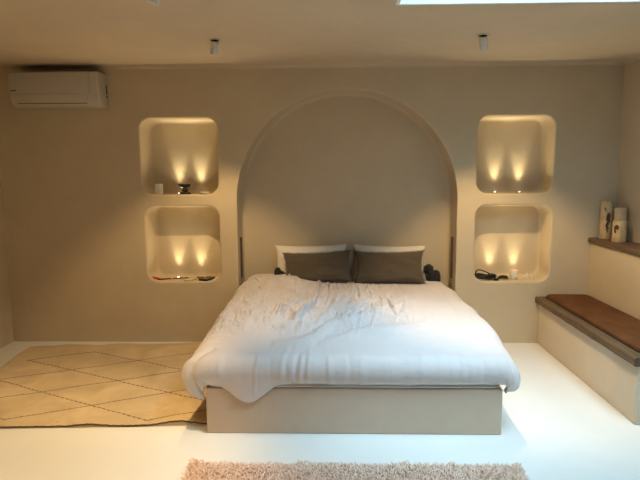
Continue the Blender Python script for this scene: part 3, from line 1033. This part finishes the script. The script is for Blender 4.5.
dish = tag(obj('small_dish', lathe([(.026, 0), (.040, .006), (.050, .020), (.048, .021), (.036, .011), (.002, .008)], 32), M_whitecard, angle=50, loc=(-1.325, .06, UZ)),
           'tiny flat pale dish at the right of the upper left niche', 'dish')

# lower left: red-handled brush, pens, phone
bm = bmesh.new()
brush = empty('paint_brush', (-1.855, .055, LZ), 'long thin brush with red handle lying in lower left niche', 'brush', None, (0, 0, R(20)))
bm = bmesh.new()
add_tube(bm, [(-.102, 0, .021), (-.09, 0, .021), (-.02, 0, .021), (.02, 0, .021), (.045, 0, .019), (.065, 0, .014)], lambda t: .020 if .1 < t < .7 else .012, 12)
obj('handle', bm, M_red, brush)
bm = bmesh.new()
add_tube(bm, [(.06, 0, .010), (.20, 0, .009), (.345, 0, .006)], lambda t: .0075 - .003 * t, 10)
obj('rod', bm, M_redrod, brush)
bm = bmesh.new(); add_tube(bm, [(.175, 0, .0092), (.20, 0, .009)], .0072, 10)
obj('ferrule', bm, M_silver, brush)
def stick(name, p, q, r, mat, label, cat, cap=None):
    p, q = Vector(p), Vector(q)
    bm = bmesh.new()
    add_tube(bm, [p, p.lerp(q, .03), p.lerp(q, .97), q], lambda t: r * (.7 if t in (0, 1) else 1), 10)
    o = tag(obj(name, bm, mat), label, cat)
    return o
bm = bmesh.new()
add_tube(bm, catmull([(-1.535, .035, LZ + .010), (-1.505, .022, LZ + .010), (-1.48, .025, LZ + .010), (-1.462, .07, LZ + .010), (-1.45, .16, LZ + .010)], 6), .009, 8)
tag(obj('bent_stick', bm, M_pale), 'thin pale bent stick at the front of the lower left niche', 'stick')
stick('pen', (-1.46, .165, LZ + .009), (-1.385, .180, LZ + .009), .009, M_redrod, 'short dark red pen behind the black phone, lower left niche', 'pen')
ph = empty('phone', (-1.335, .10, LZ), 'small black phone lying flat in the lower left niche', 'phone', None, (0, 0, R(-20)))
obj('case', box((-.045, -.075, .001), (.045, .075, .020), .004, 2), M_blackplastic, ph, angle=40)
obj('screen', box((-.040, -.069, .0198), (.040, .069, .0208)), plain('dark_screen_glass', (.02, .022, .026), .12), ph, smooth=False)
stick('pale_pen', (-1.262, .05, LZ + .008), (-1.225, .21, LZ + .008), .008, M_whitecard, 'pale slim pen at the right end of the lower left niche', 'pen')

# lower right: cables, cord clump, candle, two little bottles
bm = bmesh.new()
rnd = random.Random(3)
pts = []
for k in range(46):
    a = k * .82
    rx = .085 + .018 * math.sin(k * 1.7); ry = .045 + .014 * math.sin(k * 2.3)
    pts.append((rx * math.cos(a) + .008 * math.sin(k), ry * math.sin(a), .008 + .036 * (k / 46) + .010 * (math.sin(k * 3.1) * .5 + .5)))
pts += [(.06, -.03, .05), (.0, .02, .075), (-.05, .03, .088), (-.085, .01, .075), (-.095, -.02, .045)]
add_tube(bm, catmull(pts, 5), .0065, 6)
cb = tag(obj('cable_coil', bm, M_cable, loc=(1.315, .11, LZ)), 'tangled coil of black cable at the left of lower right niche', 'cable')
obj('plug', box((.068, -.062, .001), (.112, -.038, .022), .004, 2), M_blackplastic, cb, angle=40)
bm = bmesh.new()
pts = [(.055 * math.cos(k * 1.1) * (1 - k / 60) + .006 * math.sin(k * 2), .028 * math.sin(k * 1.1), .008 + .018 * k / 26 + .006 * abs(math.sin(k * 2))) for k in range(26)]
add_tube(bm, catmull(pts, 5), .0055, 6)
cd = tag(obj('cord_bundle', bm, M_cable, loc=(1.485, .12, LZ)), 'small bundle of black cord left of the white candle', 'cord')
obj('plug', box((-.075, -.02, .001), (-.045, .005, .018), .003, 2), M_silver, cd, angle=40)
wc = empty('candle', (1.59, .13, LZ), 'white candle in a cup standing in the lower right niche', 'candle')
obj('cup', lathe([(.032, 0), (.036, .004), (.037, .05), (.037, .088), (.033, .088), (.0325, .060), (.002, .060)], 36), M_candle, wc, angle=50)
bm = bmesh.new(); add_tube(bm, [(0, 0, .058), (.001, 0, .074)], .0015, 6)
obj('wick', bm, M_blackplastic, wc)
for (x, y, h, lab) in ((1.722, .14, .058, 'taller tiny white bottle right of the white candle'), (1.752, .105, .042, 'shorter tiny white bottle, rightmost thing in lower right niche')):
    t = empty('tiny_bottle', (x, y, LZ), lab, 'bottle', 'tiny white bottles in the niche')
    obj('body', lathe([(.009, 0), (.0105, .002), (.0105, h * .7), (.006, h * .78), (.002, h * .78)], 20), M_whitecard, t, angle=50)
    obj('cap', lathe([(.0065, h * .781), (.0068, h * .80), (.0065, h), (.001, h)], 20), M_candle, t, angle=50)

# --------------------------------------------------------------------- light
SUN_E = 5.4
world = bpy.data.worlds.new('sky')
scene.world = world
world.use_nodes = True
bg = world.node_tree.nodes['Background']
bg.inputs[0].default_value = (.53, .80, 1.0, 1)
wt = world.node_tree
wc_ = wt.nodes.new('ShaderNodeTexCoord')
wsx = wt.nodes.new('ShaderNodeSeparateXYZ')
wt.links.new(wc_.outputs['Generated'], wsx.inputs[0])
wm = wt.nodes.new('ShaderNodeMath'); wm.operation = 'MULTIPLY_ADD'; wm.use_clamp = False
wt.links.new(wsx.outputs[2], wm.inputs[0]); wm.inputs[1].default_value = 4.0; wm.inputs[2].default_value = 2.0
wmx = wt.nodes.new('ShaderNodeMath'); wmx.operation = 'MAXIMUM'; wmx.inputs[1].default_value = .5
wt.links.new(wm.outputs[0], wmx.inputs[0])
wt.links.new(wmx.outputs[0], bg.inputs[1])      # overcast sky, brighter overhead
pl = bpy.data.lights.new('skylight_portal', 'AREA')
pl.shape = 'RECTANGLE'; pl.size = SX1 - SX0; pl.size_y = SY1 - SY0
pl.cycles.is_portal = True
po = bpy.data.objects.new('skylight_portal', pl)
po.location = ((SX0 + SX1) / 2, (SY0 + SY1) / 2, ST + .01)
link(po, win)
# the bright hazy part of the sky around the veiled sun
sl = bpy.data.lights.new('hazy_sun', 'SUN')
sl.energy = SUN_E; sl.color = (.58, .83, 1.0); sl.angle = R(42)
so = bpy.data.objects.new('hazy_sun', sl)
so.rotation_euler = Vector((-.26, .38, -.90)).to_track_quat('-Z', 'Y').to_euler()
link(so)

# -------------------------------------------------------------------- camera
cam = bpy.data.cameras.new('camera')
cam.sensor_fit = 'HORIZONTAL'
cam.sensor_width = 36
cam.lens = 36 * 557.5 / 640
cam.clip_start = .05
co = bpy.data.objects.new('camera', cam)
link(co)
pit, yaw, rol = R(6.909), R(1.465), R(-.275)
F = Vector((-math.sin(yaw) * math.cos(pit), math.cos(yaw) * math.cos(pit), -math.sin(pit)))
r0 = Vector((math.cos(yaw), math.sin(yaw), 0)); u0 = r0.cross(F)
rr_ = r0 * math.cos(rol) + u0 * math.sin(rol); uu = -r0 * math.sin(rol) + u0 * math.cos(rol)
Mc = Matrix((rr_, uu, -F)).transposed().to_4x4()
Mc.translation = Vector((-.115, -5.136, 1.6))
co.matrix_world = Mc
scene.camera = co

vs = scene.view_settings
vs.view_transform = 'Standard'
vs.look = 'None'
vs.exposure = 0.0
vs.gamma = 1
vs.use_curve_mapping = False
scene.cycles.use_denoising = True
scene.cycles.max_bounces = 12
scene.cycles.diffuse_bounces = 8
scene.cycles.sample_clamp_indirect = 4
scene.cycles.caustics_reflective = False
scene.cycles.caustics_refractive = False
scene.cycles.blur_glossy = 1.0
